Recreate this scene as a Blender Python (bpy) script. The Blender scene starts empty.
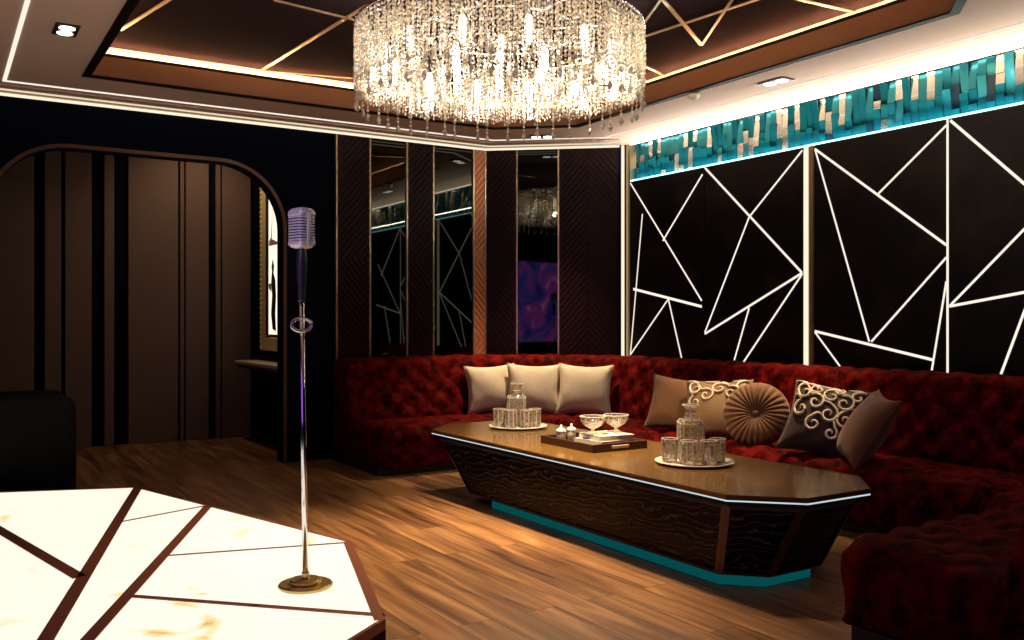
import bpy, bmesh, math, random
from mathutils import Vector, Matrix
R = math.radians
rng = random.Random(7)
sc = bpy.context.scene
COL = sc.collection

# ------------------------------------------------------------------ camera frame (used to read positions off real planes)
CAMZ, F, CX, CY = 1.146, 915.0, 512.0, 319.5
YAW = math.atan2(577.0, 915.0)
SN, CS = math.sin(YAW), math.cos(YAW)
def ray(u, v):
    l = (u - CX) / F
    return l * CS + SN, -l * SN + CS, (CY - v) / F
def on_z(u, v, z):
    dx, dy, dz = ray(u, v); t = (z - CAMZ) / dz
    return (dx * t, dy * t)
def on_x(u, v, X):
    dx, dy, dz = ray(u, v); t = X / dx
    return (dy * t, CAMZ + dz * t)          # (Y, Z)
def on_y(u, v, Y):
    dx, dy, dz = ray(u, v); t = Y / dy
    return (dx * t, CAMZ + dz * t)          # (X, Z)

H = 2.70
WB, WR, WL, WN, WA = 7.16, 5.20, -0.60, -0.80, 9.00     # wall planes: back, right, left, near, alcove
CH0, CH1 = Vector((4.225, 7.16)), Vector((5.156, 6.382))

# ------------------------------------------------------------------ materials
def new_mat(name):
    m = bpy.data.materials.new(name); m.use_nodes = True
    nt = m.node_tree; b = nt.nodes['Principled BSDF']
    return m, nt, b
def mat(name, col, rough=.5, metal=0., spec=.5, noise=None, bump=None, sheen=0., coat=0., trans=0.):
    m, nt, b = new_mat(name)
    b.inputs['Base Color'].default_value = (*col, 1)
    b.inputs['Roughness'].default_value = rough
    b.inputs['Metallic'].default_value = metal
    b.inputs['Specular IOR Level'].default_value = spec
    b.inputs['Coat Weight'].default_value = coat
    b.inputs['Coat Roughness'].default_value = .05
    b.inputs['Sheen Weight'].default_value = sheen
    if trans: b.inputs['Transmission Weight'].default_value = trans
    tc = nt.nodes.new('ShaderNodeTexCoord')
    if noise:
        scale, col2, lo, hi = noise
        n = nt.nodes.new('ShaderNodeTexNoise'); n.inputs['Scale'].default_value = scale
        n.inputs['Detail'].default_value = 6
        nt.links.new(tc.outputs['Object'], n.inputs['Vector'])
        r = nt.nodes.new('ShaderNodeValToRGB')
        r.color_ramp.elements[0].position = lo; r.color_ramp.elements[0].color = (*col, 1)
        r.color_ramp.elements[1].position = hi; r.color_ramp.elements[1].color = (*col2, 1)
        nt.links.new(n.outputs['Fac'], r.inputs['Fac']); nt.links.new(r.outputs['Color'], b.inputs['Base Color'])
    if bump:
        scale, st = bump
        n = nt.nodes.new('ShaderNodeTexNoise'); n.inputs['Scale'].default_value = scale
        n.inputs['Detail'].default_value = 4
        nt.links.new(tc.outputs['Object'], n.inputs['Vector'])
        bp = nt.nodes.new('ShaderNodeBump'); bp.inputs['Strength'].default_value = st; bp.inputs['Distance'].default_value = .01
        nt.links.new(n.outputs['Fac'], bp.inputs['Height']); nt.links.new(bp.outputs['Normal'], b.inputs['Normal'])
    return m
def emit(name, col, st):
    m = bpy.data.materials.new(name); m.use_nodes = True; nt = m.node_tree; nt.nodes.clear()
    o = nt.nodes.new('ShaderNodeOutputMaterial'); e = nt.nodes.new('ShaderNodeEmission')
    e.inputs['Color'].default_value = (*col, 1); e.inputs['Strength'].default_value = st
    nt.links.new(e.outputs[0], o.inputs['Surface']); return m
def thin_glass(name, tint, gloss=.22, white=.0, rough=.03, noise=None):
    """thin clear crystal: see-through, a mirror-like coat and a little milky scatter"""
    m = bpy.data.materials.new(name); m.use_nodes = True; nt = m.node_tree; nt.nodes.clear()
    N = nt.nodes.new; L = nt.links.new
    o = N('ShaderNodeOutputMaterial'); t = N('ShaderNodeBsdfTransparent'); g = N('ShaderNodeBsdfGlossy')
    t.inputs['Color'].default_value = (*tint, 1); g.inputs['Roughness'].default_value = rough
    fr = N('ShaderNodeFresnel'); fr.inputs['IOR'].default_value = 1.5
    ad = N('ShaderNodeMath'); ad.operation = 'ADD'; ad.use_clamp = True; ad.inputs[1].default_value = gloss
    L(fr.outputs[0], ad.inputs[0])
    mx = N('ShaderNodeMixShader'); L(ad.outputs[0], mx.inputs['Fac']); L(t.outputs[0], mx.inputs[1]); L(g.outputs[0], mx.inputs[2])
    out = mx
    if white > 0:
        d = N('ShaderNodeBsdfDiffuse'); d.inputs['Color'].default_value = (1., .93, .80, 1)
        tr = N('ShaderNodeBsdfTranslucent'); tr.inputs['Color'].default_value = (1., .93, .80, 1)
        m1 = N('ShaderNodeMixShader'); m1.inputs['Fac'].default_value = .5; L(d.outputs[0], m1.inputs[1]); L(tr.outputs[0], m1.inputs[2])
        m2 = N('ShaderNodeMixShader'); m2.inputs['Fac'].default_value = white; L(mx.outputs[0], m2.inputs[1]); L(m1.outputs[0], m2.inputs[2])
        if noise:
            tc = N('ShaderNodeTexCoord'); vo = N('ShaderNodeTexVoronoi'); vo.feature = 'DISTANCE_TO_EDGE'
            vo.inputs['Scale'].default_value = noise
            L(tc.outputs['Object'], vo.inputs['Vector'])
            rp = N('ShaderNodeMapRange'); rp.inputs['From Min'].default_value = .02; rp.inputs['From Max'].default_value = .10
            rp.inputs['To Min'].default_value = white; rp.inputs['To Max'].default_value = .06
            L(vo.outputs['Distance'], rp.inputs['Value']); L(rp.outputs['Result'], m2.inputs['Fac'])
            bp = N('ShaderNodeBump'); bp.inputs['Strength'].default_value = .8; bp.inputs['Distance'].default_value = .004
            L(vo.outputs['Distance'], bp.inputs['Height']); L(bp.outputs['Normal'], g.inputs['Normal'])
        out = m2
    L(out.outputs[0], o.inputs['Surface']); return m

def wood_floor():
    m, nt, b = new_mat('wood_floor'); N = nt.nodes.new; L = nt.links.new
    tc = N('ShaderNodeTexCoord'); sp = N('ShaderNodeSeparateXYZ'); cb = N('ShaderNodeCombineXYZ')
    L(tc.outputs['Object'], sp.inputs[0]); L(sp.outputs['Y'], cb.inputs['X']); L(sp.outputs['X'], cb.inputs['Y'])
    br = N('ShaderNodeTexBrick'); br.offset = .37; br.inputs['Scale'].default_value = 1
    br.inputs['Brick Width'].default_value = 1.5; br.inputs['Row Height'].default_value = .15
    br.inputs['Mortar Size'].default_value = .0022; br.inputs['Mortar Smooth'].default_value = .3
    br.inputs['Color1'].default_value = (.0, .0, .0, 1); br.inputs['Color2'].default_value = (1, 1, 1, 1)
    br.inputs['Mortar'].default_value = (.5, .5, .5, 1); br.inputs['Bias'].default_value = 0
    L(cb.outputs[0], br.inputs['Vector'])
    mp = N('ShaderNodeMapping'); mp.inputs['Scale'].default_value = (11, .9, 1)
    L(tc.outputs['Object'], mp.inputs['Vector'])
    ofs = N('ShaderNodeVectorMath'); ofs.operation = 'MULTIPLY_ADD'
    ofs.inputs[1].default_value = (7.3, 13.1, 0); L(br.outputs['Color'], ofs.inputs[0]); L(mp.outputs[0], ofs.inputs[2])
    n1 = N('ShaderNodeTexNoise'); n1.inputs['Scale'].default_value = 1.3; n1.inputs['Detail'].default_value = 8; n1.inputs['Distortion'].default_value = .9
    n1.inputs['Roughness'].default_value = .45
    L(ofs.outputs[0], n1.inputs['Vector'])
    rp = N('ShaderNodeValToRGB'); cr = rp.color_ramp
    cr.elements[0].position = .28; cr.elements[0].color = (.075, .030, .012, 1)
    cr.elements[1].position = .72; cr.elements[1].color = (.42, .215, .085, 1)
    e = cr.elements.new(.5); e.color = (.235, .108, .042, 1)
    L(n1.outputs['Fac'], rp.inputs['Fac'])
    hsv = N('ShaderNodeHueSaturation'); mr = N('ShaderNodeMapRange'); mr.inputs['To Min'].default_value = .72; mr.inputs['To Max'].default_value = 1.2
    L(br.outputs['Color'], mr.inputs['Value']); L(mr.outputs[0], hsv.inputs['Value']); L(rp.outputs['Color'], hsv.inputs['Color'])
    mx = N('ShaderNodeMix'); mx.data_type = 'RGBA'; L(br.outputs['Fac'], mx.inputs['Factor'])
    L(hsv.outputs[0], mx.inputs[6]); mx.inputs[7].default_value = (.03, .014, .007, 1)
    L(mx.outputs[2], b.inputs['Base Color'])
    b.inputs['Roughness'].default_value = .38; b.inputs['Specular IOR Level'].default_value = .35
    bp = N('ShaderNodeBump'); bp.inputs['Strength'].default_value = .12; bp.inputs['Distance'].default_value = .004
    L(n1.outputs['Fac'], bp.inputs['Height']); L(bp.outputs['Normal'], b.inputs['Normal'])
    return m

def onyx():
    m, nt, b = new_mat('backlit_onyx'); N = nt.nodes.new; L = nt.links.new
    tc = N('ShaderNodeTexCoord')
    n = N('ShaderNodeTexNoise'); n.inputs['Scale'].default_value = 2.6; n.inputs['Detail'].default_value = 7; n.inputs['Distortion'].default_value = 1.6
    L(tc.outputs['Object'], n.inputs['Vector'])
    n2 = N('ShaderNodeTexNoise'); n2.inputs['Scale'].default_value = 9; n2.inputs['Detail'].default_value = 4
    L(tc.outputs['Object'], n2.inputs['Vector'])
    ad = N('ShaderNodeMath'); ad.operation = 'MULTIPLY_ADD'; ad.inputs[1].default_value = .35
    L(n2.outputs['Fac'], ad.inputs[0]); L(n.outputs['Fac'], ad.inputs[2])
    rp = N('ShaderNodeValToRGB'); cr = rp.color_ramp
    cr.elements[0].position = .40; cr.elements[0].color = (.55, .30, .07, 1)
    cr.elements[1].position = .54; cr.elements[1].color = (1, .93, .78, 1)
    e = cr.elements.new(.46); e.color = (.95, .72, .30, 1)
    L(ad.outputs[0], rp.inputs['Fac']); L(rp.outputs['Color'], b.inputs['Emission Color'])
    b.inputs['Emission Strength'].default_value = 1.04
    b.inputs['Base Color'].default_value = (.30, .27, .22, 1); b.inputs['Roughness'].default_value = .25
    return m

def table_marble():
    m, nt, b = new_mat('carved_black_stone'); N = nt.nodes.new; L = nt.links.new
    tc = N('ShaderNodeTexCoord')
    mp = N('ShaderNodeMapping'); mp.inputs['Scale'].default_value = (2.2, 1.5, 4.5); mp.inputs['Rotation'].default_value = (R(14), 0, 0)
    L(tc.outputs['Object'], mp.inputs['Vector'])
    w = N('ShaderNodeTexWave'); w.wave_type = 'BANDS'; w.bands_direction = 'Z'; w.inputs['Scale'].default_value = 2.3
    w.inputs['Distortion'].default_value = 11; w.inputs['Detail'].default_value = 4; w.inputs['Detail Scale'].default_value = 1.6
    L(mp.outputs[0], w.inputs['Vector'])
    rp = N('ShaderNodeValToRGB'); cr = rp.color_ramp
    cr.elements[0].position = .93; cr.elements[0].color = (.0025, .0025, .0035, 1)
    cr.elements[1].position = 1.0; cr.elements[1].color = (.08, .07, .065, 1)
    L(w.outputs['Fac'], rp.inputs['Fac'])
    n = N('ShaderNodeTexNoise'); n.inputs['Scale'].default_value = 3.0; n.inputs['Detail'].default_value = 5
    mp2 = N('ShaderNodeMapping'); mp2.inputs['Scale'].default_value = (1, .5, 2.6); L(tc.outputs['Object'], mp2.inputs['Vector'])
    L(mp2.outputs[0], n.inputs['Vector'])
    r2 = N('ShaderNodeValToRGB'); r2.color_ramp.elements[0].position = .52; r2.color_ramp.elements[0].color = (0, 0, 0, 1)
    r2.color_ramp.elements[1].position = .72; r2.color_ramp.elements[1].color = (.016, .0065, .003, 1)
    L(n.outputs['Fac'], r2.inputs['Fac'])
    mx = N('ShaderNodeMix'); mx.data_type = 'RGBA'; mx.blend_type = 'ADD'; mx.inputs['Factor'].default_value = 1
    L(rp.outputs['Color'], mx.inputs[6]); L(r2.outputs['Color'], mx.inputs[7]); L(mx.outputs[2], b.inputs['Base Color'])
    b.inputs['Roughness'].default_value = .16; b.inputs['Specular IOR Level'].default_value = .09
    bp = N('ShaderNodeBump'); bp.inputs['Strength'].default_value = .22; bp.inputs['Distance'].default_value = .005
    L(w.outputs['Fac'], bp.inputs['Height']); L(bp.outputs['Normal'], b.inputs['Normal'])
    return m

def nebula():
    m, nt, b = new_mat('screen_picture'); N = nt.nodes.new; L = nt.links.new
    tc = N('ShaderNodeTexCoord')
    n = N('ShaderNodeTexNoise'); n.inputs['Scale'].default_value = 2.2; n.inputs['Detail'].default_value = 5; n.inputs['Distortion'].default_value = 1.2
    L(tc.outputs['Object'], n.inputs['Vector'])
    rp = N('ShaderNodeValToRGB'); cr = rp.color_ramp
    cr.elements[0].position = .30; cr.elements[0].color = (.02, .02, .16, 1)
    cr.elements[1].position = .74; cr.elements[1].color = (.75, .45, .85, 1)
    e = cr.elements.new(.48); e.color = (.07, .06, .42, 1)
    e = cr.elements.new(.60); e.color = (.42, .05, .38, 1)
    L(n.outputs['Fac'], rp.inputs['Fac']); L(rp.outputs['Color'], b.inputs['Emission Color']); b.inputs['Emission Strength'].default_value = 2.4
    b.inputs['Base Color'].default_value = (.01, .01, .01, 1)
    return m

def velvet():
    m, nt, b = new_mat('red_velvet'); N = nt.nodes.new; L = nt.links.new
    tc = N('ShaderNodeTexCoord')
    n = N('ShaderNodeTexNoise'); n.inputs['Scale'].default_value = 13; n.inputs['Detail'].default_value = 5; n.inputs['Roughness'].default_value = .65
    L(tc.outputs['Object'], n.inputs['Vector'])
    rp = N('ShaderNodeValToRGB'); cr = rp.color_ramp
    cr.elements[0].position = .38; cr.elements[0].color = (.016, .0009, .0010, 1)
    cr.elements[1].position = .70; cr.elements[1].color = (.165, .0058, .0032, 1)
    L(n.outputs['Fac'], rp.inputs['Fac']); L(rp.outputs['Color'], b.inputs['Base Color'])
    b.inputs['Roughness'].default_value = .65; b.inputs['IOR'].default_value = 1.08
    b.inputs['Sheen Weight'].default_value = .02; b.inputs['Sheen Roughness'].default_value = .4
    b.inputs['Sheen Tint'].default_value = (.9, .12, .08, 1)
    bp = N('ShaderNodeBump'); bp.inputs['Strength'].default_value = .3; bp.inputs['Distance'].default_value = .012
    L(n.outputs['Fac'], bp.inputs['Height']); L(bp.outputs['Normal'], b.inputs['Normal'])
    return m

M = {}
M['floor'] = wood_floor()
M['onyx'] = onyx()
M['stone'] = table_marble()
M['tv'] = nebula()
M['velvet'] = velvet()
M['navy'] = mat('navy_paint', (.0018, .0028, .010), .7, spec=.04)
M['ceiling'] = mat('cream_ceiling_paint', (.60, .41, .31), .7, spec=.2)
M['fascia'] = mat('brown_lacquer', (.20, .085, .04), .28, spec=.5)
M['black_trim'] = mat('black_lacquer', (.006, .005, .005), .6, spec=.08)
M['black_gloss'] = mat('black_glass_ceiling', (.018, .011, .012), .35, spec=.03)
M['black_gloss'].node_tree.nodes['Principled BSDF'].inputs['IOR'].default_value = 1.02
M['gold_line'] = mat('champagne_gold_strip', (.62, .43, .28), .3, metal=.75)
M['gold_trim'] = mat('brushed_gold_trim', (.50, .36, .22), .32, metal=.85)
M['copper_arch'] = mat('dark_copper_trim', (.10, .05, .032), .4, metal=.6)
M['chevron'] = mat('dark_plum_wood', (.012, .0032, .0038), .42, spec=.12, noise=(30, (.019, .0055, .0055), .4, .7))
M['copper'] = mat('copper_wood', (.62, .22, .10), .4, metal=.3)
M['mirror'] = mat('smoked_mirror', (.042, .042, .036), .02, metal=1.)
M['marble'] = mat('brown_black_marble', (.003, .003, .0032), .38, spec=.2, noise=(3.2, (.022, .013, .009), .5, .75))
M['led_white'] = emit('led_warm_white', (1., .86, .64), 1.1)
M['led_line'] = emit('led_line_white', (1., .90, .76), 1.03)
M['lit_moulding'] = emit('lit_moulding_glow', (1., .82, .55), .85)  # glow in place of light falling on the middle moulding
M['led_cove'] = emit('led_cove_amber', (1., .62, .30), 170)
M['led_strong'] = emit('led_strong_white', (1., .90, .76), 9.)
M['led_cyan'] = emit('led_cyan_white', (.45, .95, 1.), 3.2)
M['led_teal'] = emit('led_teal', (.003, .16, .17), .40)
M['teal_glass'] = mat('teal_mirror_glass', (.009, .14, .17), .13, metal=.65)
M['reflection_glass'] = mat('silver_reflection_glass', (.80, .76, .64), .08, metal=.9)  # pale mirror colour standing in for bright reflections on the teal glass
M['dark_glass'] = mat('dark_mirror_glass', (.008, .018, .024), .06)
M['brown_panel'] = mat('taupe_wall_fabric', (.15, .092, .072), .75, spec=.2, bump=(60, .15))
M['gold_frame'] = mat('gold_frame', (.85, .66, .30), .5, metal=.15)
M['poster'] = emit('backlit_print', (1., .84, .66), 1.3)
M['ink'] = mat('dark_print', (.03, .012, .015), .6)
M['skin_print'] = mat('peach_print', (.75, .45, .32), .6)
M['bronze_top'] = mat('bronze_tinted_glass', (.20, .105, .03), .2, spec=.35, metal=.3, coat=.1)
M['bronze_strip'] = mat('brown_metal_strip', (.27, .085, .04), .4, metal=.3)
M['black_leather'] = mat('black_leather', (.0035, .0034, .0032), .6, spec=.12, bump=(45, .4))
M['black'] = mat('black_plastic', (.012, .012, .013), .4)
M['mic_chrome'] = mat('satin_nickel', (.66, .62, .66), .4, metal=.3)
M['chrome'] = mat('chrome', (.75, .72, .74), .12, metal=1.)
M['glint_emit'] = emit('edge_glint_white', (.78, .93, 1.), .75)  # emission stands in for reflections along the chrome table edge
M['border'] = mat('dark_gold_border', (.11, .07, .04), .3, metal=.5)
M['brass'] = mat('satin_brass', (.62, .42, .16), .32, metal=.9)
M['white_lens'] = emit('lamp_lens', (1., .93, .85), 6.)
M['bulb'] = emit('warm_bulb', (1., .88, .68), 14.)
M['linen'] = mat('beige_linen', (.64, .54, .40), .85, spec=.15, sheen=.1, bump=(160, .3), noise=(120, (.74, .63, .47), .35, .7))
M['brown_velvet'] = mat('taupe_velvet', (.20, .095, .042), .7, spec=.2, sheen=.3)
M['dark_satin'] = mat('dark_brown_satin', (.045, .024, .015), .6, spec=.25, sheen=.2)
M['gold_satin'] = mat('gold_brown_satin', (.26, .15, .065), .5, spec=.3, sheen=.2)
M['cord'] = mat('cream_embroidery', (.80, .70, .54), .6)
M['white_gloss'] = mat('white_porcelain', (.82, .76, .64), .25)
M['cover'] = mat('white_book_cover', (.80, .74, .64), .5)
M['pages'] = mat('book_pages', (.66, .58, .45), .8)
M['walnut'] = mat('dark_walnut', (.06, .022, .012), .35)
M['cream'] = mat('cream_lacquer', (.62, .50, .36), .4)
M['glass'] = thin_glass('cut_crystal', (.98, .94, .88), .08, white=.42, noise=42)
M['glass_edge'] = thin_glass('cut_crystal_edge', (.98, .95, .90), .10, white=.85)
M['bead'] = thin_glass('crystal_bead', (.90, .87, .82), .26, white=.45, rough=.05)
M['bead2'] = thin_glass('crystal_bead_frosted', (.85, .80, .72), .25, white=.95, rough=.1)

# ------------------------------------------------------------------ mesh helpers
def link(o, parent=None):
    COL.objects.link(o)
    if parent is not None: o.parent = parent
    return o
def obj(name, bm, m, parent=None, smooth=False, loc=None, rotz=0):
    me = bpy.data.meshes.new(name)
    bmesh.ops.recalc_face_normals(bm, faces=bm.faces[:])
    bm.to_mesh(me); bm.free()
    ms = m if isinstance(m, (list, tuple)) else [m]
    for k in ms: me.materials.append(k)
    if smooth:
        for p in me.polygons: p.use_smooth = True
    o = bpy.data.objects.new(name, me)
    if loc is not None: o.location = loc
    o.rotation_euler.z = rotz
    return link(o, parent)
def thing(name, label, cat, loc=(0, 0, 0), rotz=0, group=None):
    o = bpy.data.objects.new(name, None); o.location = loc; o.rotation_euler.z = rotz; o.empty_display_size = .1
    o['label'] = label; o['category'] = cat
    if group: o['group'] = group
    return link(o)
def tag(o, label, cat, group=None):
    o['label'] = label; o['category'] = cat
    if group: o['group'] = group
    return o
def struct(o):
    o['kind'] = 'structure'; return o
def B(): return bmesh.new()
def box(bm, x0, x1, y0, y1, z0, z1, bev=0., seg=2, mx=None):
    r = bmesh.ops.create_cube(bm, size=1)
    vs = r['verts']
    for v in vs:
        v.co = Vector(((x0 + x1) / 2 + v.co.x * (x1 - x0), (y0 + y1) / 2 + v.co.y * (y1 - y0), (z0 + z1) / 2 + v.co.z * (z1 - z0)))
    if bev > 0:
        es = list({e for v in vs for e in v.link_edges})
        r2 = bmesh.ops.bevel(bm, geom=es, offset=bev, segments=seg, profile=.5, affect='EDGES')
        vs = list({v for f in r2['faces'] for v in f.verts} | {v for v in vs if v.is_valid})
    if mx is not None:
        for v in vs: v.co = mx @ v.co
    return vs
def prism(bm, loop, fn, d):
    """loop of 2D points -> fn(a,b,depth) 3D, between depth 0 and d"""
    a = [bm.verts.new(fn(p[0], p[1], 0)) for p in loop]; b = [bm.verts.new(fn(p[0], p[1], d)) for p in loop]
    n = len(loop)
    bm.faces.new(a); bm.faces.new(b[::-1])
    for i in range(n): bm.faces.new((a[i], b[i], b[(i + 1) % n], a[(i + 1) % n]))
def lathe(bm, prof, seg=24, mx=None, cap=True):
    rings = []
    for r, z in prof:
        rings.append([bm.verts.new((r * math.cos(2 * math.pi * k / seg), r * math.sin(2 * math.pi * k / seg), z)) for k in range(seg)])
    for i in range(len(rings) - 1):
        for k in range(seg):
            bm.faces.new((rings[i][k], rings[i][(k + 1) % seg], rings[i + 1][(k + 1) % seg], rings[i + 1][k]))
    if cap:
        bm.faces.new(rings[0][::-1]); bm.faces.new(rings[-1])
    if mx is not None:
        for rg in rings:
            for v in rg: v.co = mx @ v.co
def tube(bm, pts, r, seg=8, closed=False):
    pts = [Vector(p) for p in pts]; n = len(pts); rings = []
    up = Vector((0, 0, 1))
    for i in range(n):
        a = pts[(i - 1) % n] if (closed or i > 0) else pts[i]
        c = pts[(i + 1) % n] if (closed or i < n - 1) else pts[i]
        t = (c - a).normalized()
        x = t.cross(up)
        if x.length < 1e-3: x = t.cross(Vector((0, 1, 0)))
        x.normalize(); y = x.cross(t)
        rr = r[i] if isinstance(r, (list, tuple)) else r
        rings.append([bm.verts.new(pts[i] + x * rr * math.cos(2 * math.pi * k / seg) + y * rr * math.sin(2 * math.pi * k / seg)) for k in range(seg)])
    for i in range(n if closed else n - 1):
        p, q = rings[i], rings[(i + 1) % n]
        for k in range(seg): bm.faces.new((p[k], p[(k + 1) % seg], q[(k + 1) % seg], q[k]))
    if not closed:
        bm.faces.new(rings[0][::-1]); bm.faces.new(rings[-1])
def bar2(bm, p, q, w, fn, d0, d1):
    """flat bar from 2D p to q, width w, mapped by fn(a,b,depth)"""
    p = Vector(p); q = Vector(q); t = (q - p).normalized(); n = Vector((-t.y, t.x)) * w / 2
    loop = [p + n, q + n, q - n, p - n]
    prism(bm, loop, lambda a, b, d: fn(a, b, d0 + d), d1 - d0)
def ribbon(bm, loop, w, z0, z1, closed=True, inward=True):
    """flat band of width w inside a 2D polygon (or along an open path), z0..z1"""
    n = len(loop); P = [Vector(p) for p in loop]; off = offset_path(P, w, closed)
    rng_ = range(n if closed else n - 1)
    A = [[bm.verts.new((p.x, p.y, z)) for p in P] for z in (z0, z1)]
    O = [[bm.verts.new((p.x, p.y, z)) for p in off] for z in (z0, z1)]
    for i in rng_:
        j = (i + 1) % n
        bm.faces.new((A[0][i], A[0][j], O[0][j], O[0][i])); bm.faces.new((A[1][i], O[1][i], O[1][j], A[1][j]))
        bm.faces.new((A[0][i], A[1][i], A[1][j], A[0][j])); bm.faces.new((O[0][i], O[0][j], O[1][j], O[1][i]))
def offset_path(P, w, closed):
    """left-hand offset by w"""
    n = len(P); out = []
    for i in range(n):
        d1 = (P[i] - P[i - 1]).normalized() if (closed or i > 0) else None
        d2 = (P[(i + 1) % n] - P[i]).normalized() if (closed or i < n - 1) else None
        if d1 is None: d1 = d2
        if d2 is None: d2 = d1
        n1 = Vector((-d1.y, d1.x)); n2 = Vector((-d2.y, d2.x)); b = (n1 + n2)
        b = b / max(1e-6, b.length); out.append(P[i] + b * (w / max(.2, b.dot(n1))))
    return out
def clip_poly(loop, lo, hi, ax):
    def cut(L, c, sgn):
        out = []
        for i in range(len(L)):
            a, b = L[i - 1], L[i]; fa = sgn * (a[ax] - c); fb = sgn * (b[ax] - c)
            if (fa >= 0) != (fb >= 0):
                t = fa / (fa - fb); out.append((a[0] + t * (b[0] - a[0]), a[1] + t * (b[1] - a[1])))
            if fb >= 0: out.append(b)
        return out
    L = cut(loop, lo, 1)
    return cut(L, hi, -1) if L else L

# ------------------------------------------------------------------ room shell
bm = B(); box(bm, WL - .1, WR + .3, WN - .1, WA + .1, -.06, 0); struct(obj('floor', bm, M['floor']))

AX0, AX1, AH, AR = .307, 2.35, 2.36, .50
arch = [(AX0, 0)]
for k in range(13):
    a = math.pi - k * math.pi / 24; arch.append((AX0 + AR + AR * math.cos(a), AH - AR + AR * math.sin(a)))
for k in range(13):
    a = math.pi / 2 - k * math.pi / 24; arch.append((AX1 - AR + AR * math.cos(a), AH - AR + AR * math.sin(a)))
arch.append((AX1, 0))
loop = [(WL - .1, 0)] + arch + [(CH0.x + .12, 0), (CH0.x + .12, 3.1), (WL - .1, 3.1)]
bm = B(); prism(bm, loop, lambda a, b, d: (a, WB + d, b), .14); struct(obj('wall_back', bm, M['navy']))
# copper edging of the arch
bm = B()
A = [Vector(p) for p in arch]; A2 = offset_path(A, .028, False)
for z in (0,):
    va = [bm.verts.new((p.x, WB - .018, p.y)) for p in A]; vb = [bm.verts.new((p.x, WB - .018, p.y)) for p in A2]
    vd = [bm.verts.new((p.x, WB - .0, p.y)) for p in A2]
    for i in range(len(A) - 1):
        bm.faces.new((va[i], va[i + 1], vb[i + 1], vb[i])); bm.faces.new((vb[i], vb[i + 1], vd[i + 1], vd[i]))
struct(obj('trim_1', bm, M['copper_arch']))

d = (CH1 - CH0).normalized(); nin = Vector((-d.y, d.x)) * -1
if nin.x > 0: nin = -nin
def chm(a, b, dep): # a along chamfer from CH0, b height, depth into the room
    p = CH0 + d * a + nin * dep; return (p.x, p.y, b)
CHL = (CH1 - CH0).length
bm = B(); prism(bm, [(-.05, 0), (CHL + .12, 0), (CHL + .12, 3.1), (-.05, 3.1)], lambda a, b, k: chm(a, b, -k), .12)
struct(obj('wall_corner', bm, M['navy']))
bm = B(); box(bm, WR + .09, WR + .2, WN - .1, 6.5, 0, 3.1); struct(obj('wall_right', bm, M['navy']))
bm = B(); box(bm, WL - .1, WL, WN - .1, WB, 0, 3.1); struct(obj('wall_left', bm, M['navy']))
bm = B(); box(bm, WL - .1, WR + .2, WN - .1, WN, 0, 3.1); struct(obj('wall_near', bm, M['navy']))
# alcove
bm = B(); box(bm, WL - .1, 2.75, WA, WA + .1, 0, 3.1); struct(obj('wall_alcove_back', bm, M['navy']))
bm = B(); box(bm, 2.62, 2.74, WB + .14, WA, 0, 3.1); struct(obj('wall_alcove_right', bm, M['navy']))
bm = B(); box(bm, WL - .1, WL, WB + .14, WA, 0, 3.1); struct(obj('wall_alcove_left', bm, M['navy']))
bm = B(); box(bm, WL - .1, 2.74, WB + .14, WA + .1, 3.02, 3.1); struct(obj('ceiling_alcove', bm, M['ceiling']))

# ------------------------------------------------------------------ ceiling with recess
OPEN = [(.79, 6.40), (.79, 2.25), (3.85, 2.25), (4.39, 2.71), (4.39, 5.95), (3.85, 6.40)]   # counter-clockwise
bm = B()
outer = [(WL - .1, WN - .1), (WR + .2, WN - .1), (WR + .2, WB + .1), (WL - .1, WB + .1)]
es = []
for lp in (outer, OPEN):
    vs = [bm.verts.new((p[0], p[1], H)) for p in lp]
    es += [bm.edges.new((vs[i], vs[(i + 1) % len(vs)])) for i in range(len(vs))]
bmesh.ops.triangle_fill(bm, edges=es, use_beauty=True)
for f in bm.faces[:]:
    c = f.calc_center_median()
    if .8 < c.x < 4.38 and 2.26 < c.y < 6.39 and c.x + c.y * 0 < 3.8: pass
up_ = bmesh.ops.extrude_face_region(bm, geom=bm.faces[:])
for v in [g for g in up_['geom'] if isinstance(g, bmesh.types.BMVert)]: v.co.z += .02
struct(obj('ceiling', bm, M['ceiling']))
OP = [Vector(p) for p in OPEN]
bm = B(); ribbon(bm, OPEN, .05, H - .006, H + .004); struct(obj('trim_2', bm, M['black_trim']))
inner = offset_path(OP, .05, True)
bm = B(); ribbon(bm, [tuple(p) for p in offset_path(OP, .03, True)], -.03, H, 2.838); struct(obj('trim_3', bm, M['fascia']))
bm = B(); ribbon(bm, [tuple(p) for p in offset_path(OP, .038, True)], -.05, 2.838, 2.856); struct(obj('trim_4', bm, M['black_trim']))
cove = [tuple(p) for p in offset_path(OP, -.17, True)]
UC = 2.955
bm = B(); vs = [bm.verts.new((p[0], p[1], UC)) for p in cove]; bm.faces.new(vs)
ex = bmesh.ops.extrude_face_region(bm, geom=bm.faces[:])
for v in [g for g in ex['geom'] if isinstance(g, bmesh.types.BMVert)]: v.co.z += .05
struct(obj('ceiling_recess', bm, M['black_gloss']))
bm = B(); ribbon(bm, cove, -.02, H + .02, UC + .02); struct(obj('trim_5', bm, M['ceiling']))
bm = B(); ribbon(bm, [tuple(p) for p in offset_path(OP, -.13, True)], .012, 2.862, 2.872)
tag(obj('cove_light_strip', bm, M['led_cove']), 'amber light strip hidden in the ceiling recess around the chandelier', 'light strip')
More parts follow.
